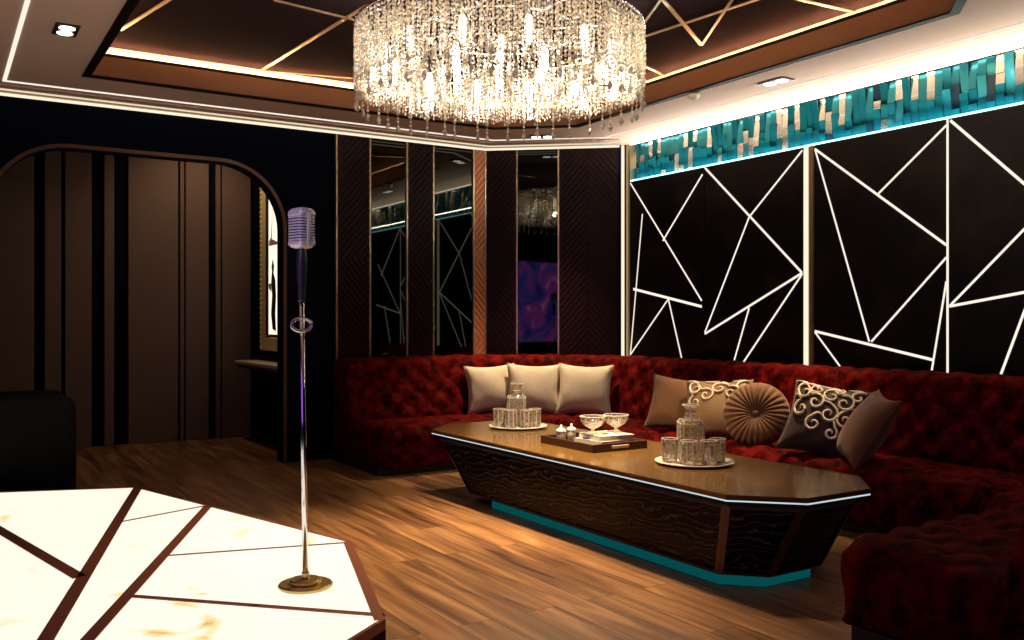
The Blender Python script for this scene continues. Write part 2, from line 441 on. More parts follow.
# gold inlay strips on the black recess ceiling
GL = [((120, 30.2), (175, -4), .022), ((247, 79), (400, -15), .024), ((274, 0), (420, 36), .018), ((267, 71), (420, 83.5), .012),
      ((560, 64), (765, -3), .020), ((655, -10), (701.6, 45), .024), ((701.6, 45), (738, -9), .016), ((600, 84), (670, -13), .013),
      ((560, 25), (672, 79), .016), ((775, -6), (868, 15), .022)]
for i, (p, q, w) in enumerate(GL):
    bm = B(); a = on_z(*p, UC - .004); b = on_z(*q, UC - .004)
    bar2(bm, a, b, w, lambda x, y, k: (x, y, UC - .008 + k), 0, .0075)
    struct(obj('trim_%d' % (10 + i), bm, M['gold_line']))

# perimeter light lines and a glowing moulding line on the ceiling
LW = .022
chn = nin
def perim(off):
    """open path, left X line -> back -> chamfer -> right, inset off from the walls"""
    L = [Vector((WL, WN)), Vector((WL, WB)), Vector(CH0), Vector(CH1), Vector((WR, 6.345)), Vector((WR, WN))]
    P = offset_path(L, -off, False); return P
def lineset(off, w, z0, z1, x_left, y_near):
    P = perim(off)
    P[0] = Vector((x_left, y_near)); P[1] = Vector((x_left, P[1].y)); P[-1] = Vector((P[-1].x, y_near))
    # merge the short jog at the right wall
    bm = B(); ribbon(bm, [tuple(p) for p in P], -w, z0, z1, closed=False); return bm
tag(obj('ceiling_glow_line', lineset(.36, LW, H - .006, H + .002, .37, .2), M['led_line']),
    'innermost thin warm light line set into the ceiling, turning the corner at the left', 'light strip')
def back_band(off, w, z0, z1):
    L = [Vector((WL, WB)), Vector(CH0), Vector(CH1)]; P = offset_path(L, -off, False); bm = B(); ribbon(bm, [tuple(p) for p in P], -w, z0, z1, closed=False); return bm
bm = back_band(.17, .014, H - .022, H)  # pale moulding, not a lamp; its lit look is given as glow
tag(obj('ceiling_glow_line', bm, M['lit_moulding']), 'faint middle moulding line along the ceiling edge, its lit look made a glow', 'light strip')
bm = B(); P = [Vector((WL, WB)), Vector(CH0), Vector(CH1)]
ribbon(bm, [tuple(p) for p in offset_path(P, -.002, False)], -.014, H - .022, H - .004, closed=False)
tag(obj('ceiling_glow_line', bm, M['led_white']), 'brightest light line, where the dark back wall meets the ceiling', 'light strip')
# stepped crown below the ceiling between the lines
bm = back_band(.155, .13, H - .012, H); struct(obj('trim_6', bm, M['ceiling']))

# ------------------------------------------------------------------ wall panels: back wall
def chevron_mesh(w, z0, z1, fn, mode):
    """diagonal slats: mode 'v' = mirrored halves, 'n' = direction flips with height; built on a backing board"""
    bm = B()
    prism(bm, [(0, z0), (w, z0), (w, z1), (0, z1)], fn, .012)
    pitch, sw = .062, .046
    blocks = [(0, w / 2, z0, z1, 1), (w / 2, w, z0, z1, -1)] if mode == 'v' else [(0, w, z0, z0 + (z1 - z0) * .36, 1), (0, w, z0 + (z1 - z0) * .36, z0 + (z1 - z0) * .62, -1), (0, w, z0 + (z1 - z0) * .62, z1, 1)]
    for a0, a1, b0, b1, s in blocks:
        z = b0 - w - .1
        while z < b1 + w + .1:
            dz = (a1 - a0) * 1.15 * s
            lp = [(a0 + .002, z), (a1 - .002, z + dz), (a1 - .002, z + dz + sw), (a0 + .002, z + sw)]
            lp = clip_poly(lp, b0 + .002, b1 - .002, 1)
            if len(lp) >= 3: prism(bm, lp, lambda a, b, k: fn(a, b, .012 + k), .014)
            z += pitch
    return bm
def back_fn(x0): return lambda a, b, k: (x0 + a, WB - .002 - k, b)
def trims(par, a, z0, z1, fn):
    bm = B(); prism(bm, [(a - .007, z0), (a + .007, z0), (a + .007, z1), (a - .007, z1)], fn, .032)
    return obj('edge_trim', bm, M['gold_trim'], par)
PZ0, PZ1 = 0.0, H - .03
bu = [335.4, 368.7, 405.7, 432, 472.2, 484.8]
bx = [on_y(u, 320, WB)[0] for u in bu]; bx[-1] = CH0.x - .005
kinds = ['c', 'm', 'c', 'm', 'k']
labs = ['dark chevron wood wall panel between the navy wall and the first smoked mirror', 'smoked mirror wall panel nearest the arch, above the sofa end',
        'narrow dark chevron wall panel between the two smoked mirrors of the back wall', 'smoked mirror wall panel beside the narrow copper chevron strip', 'narrow copper coloured chevron wall panel at the wall corner']
for i, k in enumerate(kinds):
    w = bx[i + 1] - bx[i]; fn = back_fn(bx[i])
    nm = {'c': 'chevron_panel', 'm': 'mirror_panel', 'k': 'chevron_panel'}[k]
    r = thing(nm, labs[i], 'wall panel', (0, 0, 0))
    if k == 'm':
        bm = B(); prism(bm, [(.004, PZ0), (w - .004, PZ0), (w - .004, PZ1), (.004, PZ1)], fn, .014); obj('mirror_glass', bm, M['mirror'], r)
    else:
        obj('slatted_board', chevron_mesh(w - .004, PZ0, PZ1, fn, 'n'), M['copper'] if k == 'k' else M['chevron'], r)
    trims(r, 0, PZ0, PZ1, fn)
    if i == 4: trims(r, w - .008, PZ0, PZ1, fn)
# chamfer wall
cu = [485.6, 517.4, 558.7, 620.0]
def cham_a(u):
    dx, dy, _ = ray(u, 320)
    # intersect ray t*(dx,dy) with CH0 + a*d
    det = dx * (-d.y) - dy * (-d.x)
    t = (CH0.x * (-d.y) - CH0.y * (-d.x)) / det
    a = (dx * CH0.y - dy * CH0.x) / det * -1
    p = Vector((dx * t, dy * t)); return (p - CH0).dot(d)
ca = [cham_a(u) for u in cu]; ca[0] = .006; ca[-1] = CHL - .012
labs = ['dark chevron wall panel on the angled wall left of its mirror', 'smoked mirror on the angled wall reflecting a purple and blue screen',
        'wide dark chevron wall panel on the angled wall beside the lit corner column']
for i, k in enumerate(['c', 'm', 'v']):
    w = ca[i + 1] - ca[i]; a0 = ca[i]; fn = (lambda a0: lambda a, b, k: chm(a0 + a, b, k + .002))(a0)
    r = thing({'c': 'chevron_panel', 'm': 'mirror_panel', 'v': 'chevron_panel'}[k], labs[i], 'wall panel')
    if k == 'm':
        bm = B(); prism(bm, [(.004, PZ0), (w - .004, PZ0), (w - .004, PZ1), (.004, PZ1)], fn, .014); obj('mirror_glass', bm, M['mirror'], r)
    else:
        obj('slatted_board', chevron_mesh(w - .004, PZ0, PZ1, fn, 'v' if k == 'v' else 'n'), M['chevron'], r)
    trims(r, 0, PZ0, PZ1, fn)

# ------------------------------------------------------------------ right wall: marble panels with light lines
PT = 2.364
YC1, YS1, YC2, YS2, YC3 = 6.335, 5.365, 4.335, 3.287, 2.26
def xfn(a, b, k): return (WR - k, a, b)
panels = [
 (YS1, YC1 - .045, 'black marble panel with light lines, farthest along the wall beside the corner column',
  [((625.4, 184.1), (701.9, 300.8), 1), ((702.6, 174.4), (663, 240.8), 1), ((642.6, 213.9), (624.3, 354.7), .8), ((633.6, 289), (701.9, 306.6), 1.7),
   ((668.5, 299), (630, 354.7), .9), ((668.5, 299), (681.8, 358.3), .9)]),
 (YC2 + .045, YS1, 'black marble panel with light lines, just left of the tall middle light column',
  [((703.3, 168), (805.3, 272.8), 1.3), ((805, 150), (749.3, 217.1), 1.), ((749.3, 217.1), (702.6, 332.4), .9), ((702.6, 333.8), (805.3, 272.8), 1.3),
   ((749.3, 308), (734.2, 361), .9), ((805.3, 273.9), (743.9, 361.8), 1.)]),
 (YS2, YC2 - .05, 'black marble panel with light lines, just right of the tall middle light column',
  [((815, 149), (948.2, 245), 1.25), ((815, 149), (869.4, 341.6), .9), ((948.2, 125), (878.4, 193.8), 1.), ((948.2, 257.3), (871.6, 341.6), 1.),
   ((814.5, 331.2), (932.4, 359.7), 1.4), ((948.2, 281.3), (931.5, 373.3), .9), ((814.5, 332), (841.7, 368.4), .9)]),
 (YC3 + .045, YS2, 'black marble panel with light lines, closest to the front above the dark sofa end',
  [((950.5, 120.4), (1055, 210), 1.3), ((949.6, 306.3), (1075, 177), 1.1), ((949.6, 306.3), (1085, 281), 1.3), ((1034, 286), (996, 388), 1.1)]),
]
for y0, y1, lab, lines in panels:
    r = thing('marble_wall_panel', lab, 'wall panel', (0, 0, 0))
    bm = B(); box(bm, WR, WR + .05, y0 + .003, y1 - .003, 0, PT); obj('marble_slab', bm, M['marble'], r)
    for p, q, w in lines:
        a = on_x(*p, WR); b = on_x(*q, WR)
        a = (min(max(a[0], y0 + .008), y1 - .008), min(a[1], PT - .006)); b = (min(max(b[0], y0 + .008), y1 - .008), max(.45, min(b[1], PT - .006)))
        bm = B(); bar2(bm, a, b, .0125 * w, xfn, -.004, .004); obj('light_line', bm, M['led_line'], r)
# thin seam light between third and fourth panel
bm = B(); box(bm, WR - .005, WR + .03, YS2 - .006, YS2 + .006, .4, PT); tag(obj('seam_light', bm, M['led_line']), 'hair thin vertical light in the seam between the two nearest marble panels', 'light strip')
# plain continuation of the wall towards the camera
bm = B(); box(bm, WR, WR + .05, WN, YC3 - .045, 0, PT); struct(obj('wall_right_panel', bm, M['marble']))
for yc, lab, top in ((YC1, 'full height light column in the corner beside the angled wall', H - .003), (YC2, 'tall light column in the middle of the marble wall', PT), (YC3, 'tall light column of the marble wall, out at the right edge', PT)):
    r = thing('light_column', lab, 'light column', (WR, yc, 0))
    q = .05 if yc == YC1 else 0
    bm = B(); box(bm, -.012 - q * .4, .03, .004 + q * .3, .034 + q * .8, 0, top, .004); obj('diffuser', bm, M['led_white'], r)
    bm = B(); box(bm, .0, .05, -.044, .0 + q * .3, 0, top); obj('side_channel', bm, M['gold_trim'], r)
# cornice over the panels
bm = B()
FR0, FR1 = .6, 6.30
y = FR0; wsl = .055; k = 0
while y < FR1 - wsl * .5:
    tilt = rng.uniform(-.10, .10)
    zz = [PT + .01]
    while zz[-1] < 2.60: zz.append(zz[-1] + rng.uniform(.05, .19))
    zz[-1] = 2.69
    for i in range(len(zz) - 1):
        kind_ = rng.choices((0, 1, 2), (.78, .12, .10) if zz[i] < 2.5 else (.64, .29, .07))[0]  # silver segments put bright reflections into the colour, more near the top
        lean = rng.uniform(-.03, .10) if kind_ == 1 else rng.uniform(.0, .14) if rng.random() < (.18 if zz[i] < 2.5 else .5) else rng.uniform(-.24, -.11)
        mx = Matrix.Translation((WR + .055, y + wsl / 2, (zz[i] + zz[i + 1]) / 2)) @ Matrix.Rotation(tilt + rng.uniform(-.05, .05), 4, 'Z') @ Matrix.Rotation(lean, 4, 'Y')
        hh = (zz[i + 1] - zz[i]) / 2
        nf = len(bm.faces); box(bm, -.004, .004, -wsl / 2 + .0015, wsl / 2 - .0015, -hh, hh, mx=mx); bm.faces.ensure_lookup_table()
        mi = kind_
        for f in bm.faces[nf:]: f.material_index = mi
    y += wsl
fr = tag(obj('glass_frieze', bm, [M['teal_glass'], M['reflection_glass'], M['dark_glass']]), 'band of teal mirrored glass strips running under the ceiling above the marble panels', 'glass frieze')
bm = B(); box(bm, WR + .078, WR + .09, FR0, FR1, PT, H); struct(obj('trim_7', bm, M['black_trim']))
bm = B(); box(bm, WR - .002, WR + .016, FR0, FR1 - .02, PT + .002, PT + .013); tag(obj('frieze_light_strip', bm, M['led_cyan']), 'thin cyan light strip along the bottom of the teal glass band', 'light strip')
bm = B(); box(bm, WR - .012, WR + .012, FR0, FR1 - .02, H - .010, H + .002)
obj('top_light', bm, M['led_strong'], fr)

# ------------------------------------------------------------------ alcove panels, poster, shelf
pu = [(-40, 34), (44.5, 61), (65, 91.5), (104, 114), (128, 178), (180, 184), (185.5, 208.5), (215.5, 220.5), (222, 251)]
plab = ['taupe wall panel at the far left of the alcove, behind the black armchair', 'narrow taupe wall panel second from the left in the alcove', 'medium taupe wall panel between a thin and a wide navy stripe in the alcove',
        'very narrow taupe wall panel between the two wide navy stripes', 'widest taupe wall panel in the middle of the alcove', 'sliver of taupe panel between two thin black gaps in the alcove',
        'taupe wall panel just left of the single navy stripe near the shelf', 'thinnest taupe strip just right of the navy stripe near the shelf', 'last taupe wall panel at the right, beside the lit picture']
for (u0, u1), lab in zip(pu, plab):
    x0, x1 = on_y(u0, 320, WA - .02)[0], on_y(u1, 320, WA - .02)[0]
    if u0 < 0: x0 = WL + .01
    bm = B(); box(bm, x0, x1, WA - .03, WA - .001, 0, 3.0, .004, 1)
    tag(obj('alcove_panel', bm, M['brown_panel']), lab, 'wall panel')
AXW = 2.62
r = thing('backlit_picture', 'glowing cream picture of a dark dressed figure in a studded gold frame, alcove side wall', 'picture', (AXW, 8.0, 0))
bm = B()
y0, y1, z0, z1 = -.45, .56, .86, 2.45
for (a, b, c, e) in ((y0, y0 + .16, z0, z1), (y1 - .16, y1, z0, z1), (y0 + .16, y1 - .16, z0, z0 + .12), (y0 + .16, y1 - .16, z1 - .12, z1)): box(bm, -.03, 0, a, b, c, e, .004, 1)
fo = obj('frame', bm, M['gold_frame'], r)
for y in (y0 + .04, y1 - .04):
  bm = B()
  for z in [z0 + .03 + .045 * k for k in range(35)]: bmesh.ops.create_icosphere(bm, subdivisions=1, radius=.017, matrix=Matrix.Translation((-.03, y, z)))
  obj('stud_row', bm, M['gold_frame'], fo)
bm = B(); box(bm, -.022, -.002, y0 + .19, y1 - .24, z0 + .15, z1 - .14); obj('print', bm, M['poster'], r)
bm = B(); box(bm, -.026, -.002, y1 - .24, y1 - .16, z0 + .12, z1 - .12); box(bm, -.026, -.002, y0 + .16, y0 + .19, z0 + .12, z1 - .12); obj('inner_mount', bm, M['black'], r)
bm = B(); fig = [(.20, 1.06), (.24, 1.2), (.21, 1.36), (.235, 1.5), (.215, 1.58), (.225, 1.63), (.19, 1.7), (.155, 1.63), (.17, 1.57), (.12, 1.5), (.10, 1.36), (.12, 1.2), (.10, 1.04)]
prism(bm, fig, lambda a, b, k: (-.023 - k, a, b), .002); obj('printed_figure', bm, M['ink'], r)
bm = B(); prism(bm, [(.23, 1.40), (.30, 1.43), (.31, 1.47), (.23, 1.48)], lambda a, b, k: (-.0235 - k, a, b), .002); obj('printed_arm', bm, M['skin_print'], r)
bm = B(); prism(bm, [(.30, 1.86), (.24, 1.9), (.20, 2.15), (.22, 1.88), (.05, 1.84), (.05, 1.82), (.30, 1.82)], lambda a, b, k: (-.0235 - k, a, b), .002); obj('printed_detail', bm, M['skin_print'], r)
r = thing('wall_shelf', 'slim cream edged console shelf under the glowing picture', 'shelf', (AXW, 8.05, .73))
bm = B(); box(bm, -.22, 0, -.62, .68, 0, .03, .004, 1); obj('shelf_board', bm, M['cream'], r)
bm = B(); box(bm, -.20, 0, -.60, .66, -.03, 0); obj('under_board', bm, M['copper_arch'], r)

# ------------------------------------------------------------------ TV on the left wall (seen in the angled mirror)
r = thing('wall_screen', 'large wall mounted screen showing a purple and blue nebula, seen in the mirror', 'screen', (WL, 2.1, 1.44))
bm = B(); box(bm, 0.004, .05, -1.2, 1.2, -.70, .70, .008, 1); obj('bezel', bm, M['black'], r)
bm = B(); box(bm, .05, .054, -1.17, 1.17, -.67, .67); obj('display', bm, M['tv'], r)

# ------------------------------------------------------------------ sofa
def rounded_path(P, rad, step):
    P = [Vector(p) for p in P]; pts = [P[0]]
    for i in range(1, len(P) - 1):
        a = (P[i - 1] - P[i]).normalized(); b = (P[i + 1] - P[i]).normalized()
        ang = a.angle(b); tl = rad / math.tan(ang / 2)
        p0 = P[i] + a * tl; p1 = P[i] + b * tl
        c = P[i] + (a + b).normalized() * (rad / math.sin(ang / 2))
        a0 = math.atan2(p0.y - c.y, p0.x - c.x); a1 = math.atan2(p1.y - c.y, p1.x - c.x)
        da = (a1 - a0 + math.pi) % (2 * math.pi) - math.pi
        for k in range(13): pts.append(c + Vector((math.cos(a0 + da * k / 12), math.sin(a0 + da * k / 12))) * rad)
    pts.append(P[-1])
    out = []; acc = 0; L = [0]
    for i in range(1, len(pts)): L.append(L[-1] + (pts[i] - pts[i - 1]).length)
    n = int(L[-1] / step); j = 0
    for k in range(n + 1):
        s = L[-1] * k / n
        while j < len(L) - 2 and L[j + 1] < s: j += 1
        t = (s - L[j]) / max(1e-9, L[j + 1] - L[j]); out.append((s, pts[j].lerp(pts[j + 1], t)))
    return out, L[-1]
MIDY = 4.13
off = .5
MID = [(2.74, 6.66), (4.044, 6.66), (4.70, 6.112), (4.70, 2 * MIDY - 6.112), (4.044, 2 * MIDY - 6.66), (2.73, 2 * MIDY - 6.66)]
PATH, PL = rounded_path(MID, .75, .022)
def sweep(prof, tuft, name, m, parent, smooth=True, endr=.05):
    """prof: list of (o, z) ; tuft: list of displacement weights; normals from profile"""
    bm = B(); n = len(prof); nor = []
    for i in range(n):
        a = Vector(prof[max(0, i - 1)]); b = Vector(prof[min(n - 1, i + 1)]); t = (b - a).normalized(); nor.append(Vector((-t.y, t.x)))
    tl = [0]
    for i in range(1, n): tl.append(tl[-1] + (Vector(prof[i]) - Vector(prof[i - 1])).length)
    cen = sum((Vector(q) for q in prof), Vector((0, 0))) / n
    rows = []
    for i, (s, p) in enumerate(PATH):
        q0 = PATH[max(0, i - 1)][1]; q1 = PATH[min(len(PATH) - 1, i + 1)][1]; t = (q1 - q0).normalized(); nn = Vector((t.y, -t.x))
        e = min(s, PL - s); sh = 0
        if e < endr: sh = endr * (1 - math.sqrt(max(0, 1 - ((endr - e) / endr) ** 2)))
        row = []
        for j in range(n):
            o, z = prof[j]; dd = 0
            if tuft[j] > 0:
                a = s / .20 + tl[j] / .21; b = s / .20 - tl[j] / .21
                c = abs(math.sin(math.pi * a / 1)) * abs(math.sin(math.pi * b / 1))
                ra = a - round(a); rb = b - round(b)
                pit = math.exp(-(ra * ra + rb * rb) / .018)
                dd = tuft[j] * (.020 * c ** .9 - .022 * pit)
                dd *= min(1, e / .12)
            p0 = Vector((o, z)) + nor[j] * dd; v = p0 + (cen - p0).normalized() * sh * (1 if z > .07 else .4)
            pp = p + nn * (v.x - off)
            row.append(bm.verts.new((pp.x, pp.y, max(.002, v.y))))
        rows.append(row)
    for i in range(len(rows) - 1):
        for j in range(n - 1): bm.faces.new((rows[i][j], rows[i + 1][j], rows[i + 1][j + 1], rows[i][j + 1]))
        bm.faces.new((rows[i][n - 1], rows[i + 1][n - 1], rows[i + 1][0], rows[i][0]))
    bm.faces.new(rows[0]); bm.faces.new(rows[-1][::-1])
    o = obj(name, bm, m, parent, smooth)
    for p in o.data.polygons:
        if len(p.vertices) > 4: p.use_smooth = False
    return o
def dense(pts, step):
    out = [pts[0]]
    for a, b in zip(pts, pts[1:]):
        k = max(1, round(math.dist(a, b) / step))
        out += [(a[0] + (b[0] - a[0]) * i / k, a[1] + (b[1] - a[1]) * i / k) for i in range(1, k + 1)]
    return out
sofa = thing('sectional_sofa', 'long red tufted velvet sofa wrapping around the low table along three walls', 'sofa')
bp = dense([(.06, .06), (.06, .76), (.075, .805), (.12, .83), (.26, .832), (.31, .815), (.335, .78), (.47, .33), (.46, .06)], .024)
bw = [1. if (o > .30 and z > .36) else (.6 if z > .81 and o > .12 else 0.) for o, z in bp]
sweep(bp, bw, 'backrest', M['velvet'], sofa)
sp_ = dense([(.45, .055), (.40, .10), (.40, .335), (.48, .352), (.98, .362), (1.04, .345), (1.075, .30), (1.08, .24), (1.06, .06), (1.04, .05), (.9, .05)], .024)
sw_ = [max(0., min(1., (o - .46) / .12)) * max(0., min(1., (z - .05) / .16)) for o, z in sp_]
sweep(sp_, sw_, 'seat', M['velvet'], sofa, endr=.10)
sweep(dense([(.10, .0), (.10, .07), (1.0, .07), (1.0, .0)], .3), [0] * 40, 'plinth', M['black'], sofa, smooth=False, endr=.03)

# ------------------------------------------------------------------ low table
TZ = .42
def oct_(x0, x1, y0, y1, c): return [(x0 + c, y0), (x1 - c, y0), (x1, y0 + c), (x1, y1 - c), (x1 - c, y1), (x0 + c, y1), (x0, y1 - c), (x0, y0 + c)]
tb = thing('lounge_table', 'long low lounge table with bronze glass top and tapered black carved stone body', 'table', (3.2, 4.1, 0))
def TL(lp): return [(x - 3.2, y - 4.1) for x, y in lp]
def loft(bm, A, za, Bl, zb):
    a = [bm.verts.new((p[0], p[1], za)) for p in A]; b = [bm.verts.new((p[0], p[1], zb)) for p in Bl]; n = len(A)
    bm.faces.new(a[::-1]); bm.faces.new(b)
    for i in range(n): bm.faces.new((a[i], a[(i + 1) % n], b[(i + 1) % n], b[i]))
top = TL(oct_(2.77, 3.63, 2.50, 5.62, .23))
bm = B(); loft(bm, top, TZ - .022, top, TZ)
bmesh.ops.bevel(bm, geom=[e for e in bm.edges if abs(e.verts[0].co.z - e.verts[1].co.z) < 1e-4], offset=.004, segments=2, affect='EDGES')
obj('tabletop', bm, M['bronze_top'], tb)
up = TL(oct_(2.80, 3.60, 2.54, 5.58, .22)); lo2 = TL(oct_(2.81, 3.59, 2.55, 5.56, .22))
bm = B(); loft(bm, up, TZ - .05, up, TZ - .022); obj('apron', bm, M['black_trim'], tb)
bm = B(); loft(bm, TL(oct_(2.772, 3.628, 2.502, 5.618, .23)), TZ - .028, TL(oct_(2.772, 3.628, 2.502, 5.618, .23)), TZ - .022); obj('edge_glint', bm, M['glint_emit'], tb)  # glowing band in place of a highlight on the chrome edge
low = TL(oct_(2.845, 3.47, 2.70, 5.16, .15))
bm = B(); loft(bm, low, .052, lo2, TZ - .05)
body = obj('body', bm, M['stone'], tb)
# raised borders of the near end facets
def facet_frame(p, q, pz, qz): pass
def lerp3(a, b, t): return Vector(a).lerp(Vector(b), t)
bm = B()
fr_i = [(0, 1), (7, 0), (1, 2), (6, 7), (2, 3), (3, 4), (4, 5), (5, 6)]
for i, j in fr_i:
    a, b = Vector((*low[i], .052)), Vector((*low[j], .052)); c, e = Vector((*lo2[j], TZ - .05)), Vector((*lo2[i], TZ - .05))
    nrm = (b - a).cross(e - a).normalized()
    cen = (a + b + c + e) / 4
    if nrm.dot(Vector((cen.x, cen.y, 0))) < 0: nrm = -nrm
    g = .018
    q = [p + nrm * .001 for p in (a, b, c, e)]
    inn = []
    for k in range(4):
        p = q[k]; d1 = (q[(k + 1) % 4] - p).normalized(); d2 = (q[k - 1] - p).normalized(); sn = max(.2, d1.cross(d2).length)
        inn.append(p + (d1 + d2) * (g / sn))
    vo_ = [bm.verts.new(p) for p in q]; vi_ = [bm.verts.new(p + nrm * .006) for p in inn]
    for k in range(4): bm.faces.new((vo_[k], vo_[(k + 1) % 4], vi_[(k + 1) % 4], vi_[k]))
obj('facet_border', bm, M['border'], tb)
bm = B(); pl = TL(oct_(2.87, 3.44, 2.74, 4.92, .14)); loft(bm, pl, 0, pl, .052); obj('plinth_light', bm, M['led_teal'], tb)

# ------------------------------------------------------------------ stage
ST = .20
stg = [(-.585, 6.06), (-.585, 1.32), (1.212 - .01, 2.652), (1.50, 3.652), (.963, 5.49)]
stage = thing('stage_platform', 'low polygonal stage with glowing onyx top and bronze inlay strips', 'stage', (0, 0, 0))
bm = B(); loft(bm, stg, 0, stg, ST - .03); obj('stage_base', bm, M['black_trim'], stage)
Si = offset_path([Vector(p) for p in stg], .012, True)
bm = B(); loft(bm, [tuple(p) for p in Si], ST - .03, [tuple(p) for p in Si], ST); obj('onyx_top', bm, M['onyx'], stage)
bm = B(); ribbon(bm, stg, .014, ST - .03, ST + .003); 
pD, pC = Vector(stg[2]), Vector(stg[3])
bar2(bm, pD + Vector((-.02, .006)), pC + Vector((-.02, .006)), .032, lambda a, b, k: (a, b, ST + k), -.004, .0035)
obj('edge_trim', bm, M['bronze_strip'], stage)
SL = [((138, 487.8), (45.7, 640), .048, 1), ((0, 530.6), (79.7, 577.6), .050, 1), ((119.5, 522.3), (206, 505.9), .012, 0), ((208, 506.4), (87.7, 640), .042, 1),
      ((168.7, 555.8), (351, 542.5), .012, 0), ((132.8, 596.5), (385, 615.7), .026, 0)]
for p, q, w, ext in SL:
    a = Vector(on_z(*p, ST)); b = Vector(on_z(*q, ST)); t = (b - a).normalized()
    if ext and q[1] > 630: b = b + t * .65
    if p[0] == 0: a = a - t * .5
    bm = B(); bar2(bm, a, b, w, lambda x, y, k: (x, y, ST + k), -.004, .003); obj('inlay_strip', bm, M['bronze_strip'], stage)

# ------------------------------------------------------------------ microphone stand + microphone
mx_, my_ = on_z(305.5, 587, ST)
mz = ST + .003
ms = thing('microphone_stand', 'slim chrome microphone stand with round brass base on the glowing stage', 'microphone stand', (mx_, my_, ST + .0012))
bm = B(); lathe(bm, [(.092, 0), (.095, .004), (.095, .010), (.091, .014), (.02, .014)], 40); ba = obj('base', bm, M['brass'], ms)
bm = B(); lathe(bm, [(.054, .014), (.056, .018), (.056, .024), (.052, .029), (.012, .029)], 36); obj('base_step', bm, M['brass'], ba)
bm = B(); lathe(bm, [(.012, .029), (.014, .034), (.014, .05), (.010, .056), (.0095, .07)], 16); obj('collar', bm, M['brass'], ms)
LEAN = Vector((-.012, .006, 0))
bm = B(); tube(bm, [Vector((0, 0, .05)), Vector((0, 0, .05)).lerp(Vector((0, 0, 1.03)), .5) + LEAN * .5, Vector((0, 0, 1.03)) + LEAN], [.0105, .0095, .0085], 14); obj('pole', bm, M['chrome'], ms, True)
# clamp ring faces the camera
rz = Matrix.Translation((LEAN.x, LEAN.y, .926)) @ Matrix.Rotation(math.atan2(-mx_, my_), 4, 'Z')
bm = B(); tube(bm, [rz @ Vector((.036 * math.cos(2 * math.pi * k / 28), -.012, .024 * math.sin(2 * math.pi * k / 28))) for k in range(28)], .0042, 8, True)
tube(bm, [rz @ Vector((.029 * math.cos(2 * math.pi * k / 28), -.012, .018 * math.sin(2 * math.pi * k / 28))) for k in range(28)], .002, 6, True)
obj('clamp_ring', bm, M['chrome'], ms, True)
# microphone
mic = thing('microphone', 'vintage chrome ribbed microphone on top of the stand', 'microphone', (mx_ + LEAN.x, my_ + LEAN.y, ST + 1.008), math.atan2(-mx_, my_) + R(38))
bm = B(); lathe(bm, [(.0125, .0), (.0135, .01), (.0135, .06), (.017, .075), (.019, .155), (.016, .185), (.012, .20)], 18); obj('handle', bm, M['black'], mic, True)
def head_sec(z, sx, sy, n=28):
    out = []
    for k in range(n):
        a = 2 * math.pi * k / n; c, s = math.cos(a), math.sin(a); e = .45
        out.append(Vector((sx * math.copysign(abs(c) ** e, c), sy * math.copysign(abs(s) ** e, s), z)))
    return out
def skin(bm, secs):
    rs = [[bm.verts.new(p) for p in s] for s in secs]; n = len(rs[0])
    for a, b in zip(rs, rs[1:]):
        for k in range(n): bm.faces.new((a[k], a[(k + 1) % n], b[(k + 1) % n], b[k]))
    bm.faces.new(rs[0][::-1]); bm.faces.new(rs[-1])
bm = B(); skin(bm, [head_sec(.19 + .005, .022, .026), head_sec(.20, .030, .033), head_sec(.215, .033, .036), head_sec(.30, .033, .036), head_sec(.318, .030, .034), head_sec(.328, .022, .026)])
obj('grille_core', bm, M['black'], mic, True)
bm = B()
for k in range(9):
    z = .216 + k * .0098
    skin(bm, [head_sec(z, .035, .0385), head_sec(z + .001, .037, .0405), head_sec(z + .0052, .037, .0405), head_sec(z + .0062, .035, .0385)])
obj('grille_rib', bm, M['mic_chrome'], mic)
bm = B()
skin(bm, [head_sec(.302, .037, .0405), head_sec(.309, .0385, .042), head_sec(.320, .036, .040), head_sec(.329, .027, .031), head_sec(.333, .014, .017)])
skin(bm, [head_sec(.188, .016, .018), head_sec(.192, .028, .031), head_sec(.202, .0375, .041), head_sec(.214, .0375, .041)])
sk = .0405
for y_ in (-sk, sk): box(bm, -.008, .008, y_ - .003, y_ + .003, .2, .31, .002, 1)
obj('shell', bm, M['mic_chrome'], mic, True)

# ------------------------------------------------------------------ black armchair at the left
ac = thing('armchair', 'black leather armchair in the dark at the far left behind the stage', 'armchair', (.30, 6.52, 0))
for s in (-1, 1):
    bm = B(); box(bm, -.42, .43, s * .31 - .11, s * .31 + .11, .05, .672, .05, 4); obj('arm', bm, M['black_leather'], ac, True)
bm = B(); box(bm, -.43, -.20, -.40, .40, .05, .70, .05, 4); obj('backrest', bm, M['black_leather'], ac, True)
bm = B(); box(bm, -.20, .42, -.20, .20, .28, .44, .05, 4); obj('seat', bm, M['black_leather'], ac, True)
bm = B(); box(bm, -.40, .40, -.38, .38, .03, .28, .02, 2); obj('base', bm, M['black_leather'], ac)
for sx in (-.35, .35):
    for sy in (-.33, .33):
        bm = B(); lathe(bm, [(.016, 0), (.022, .035)], 10, Matrix.Translation((sx, sy, 0))); obj('leg', bm, M['black'], ac)

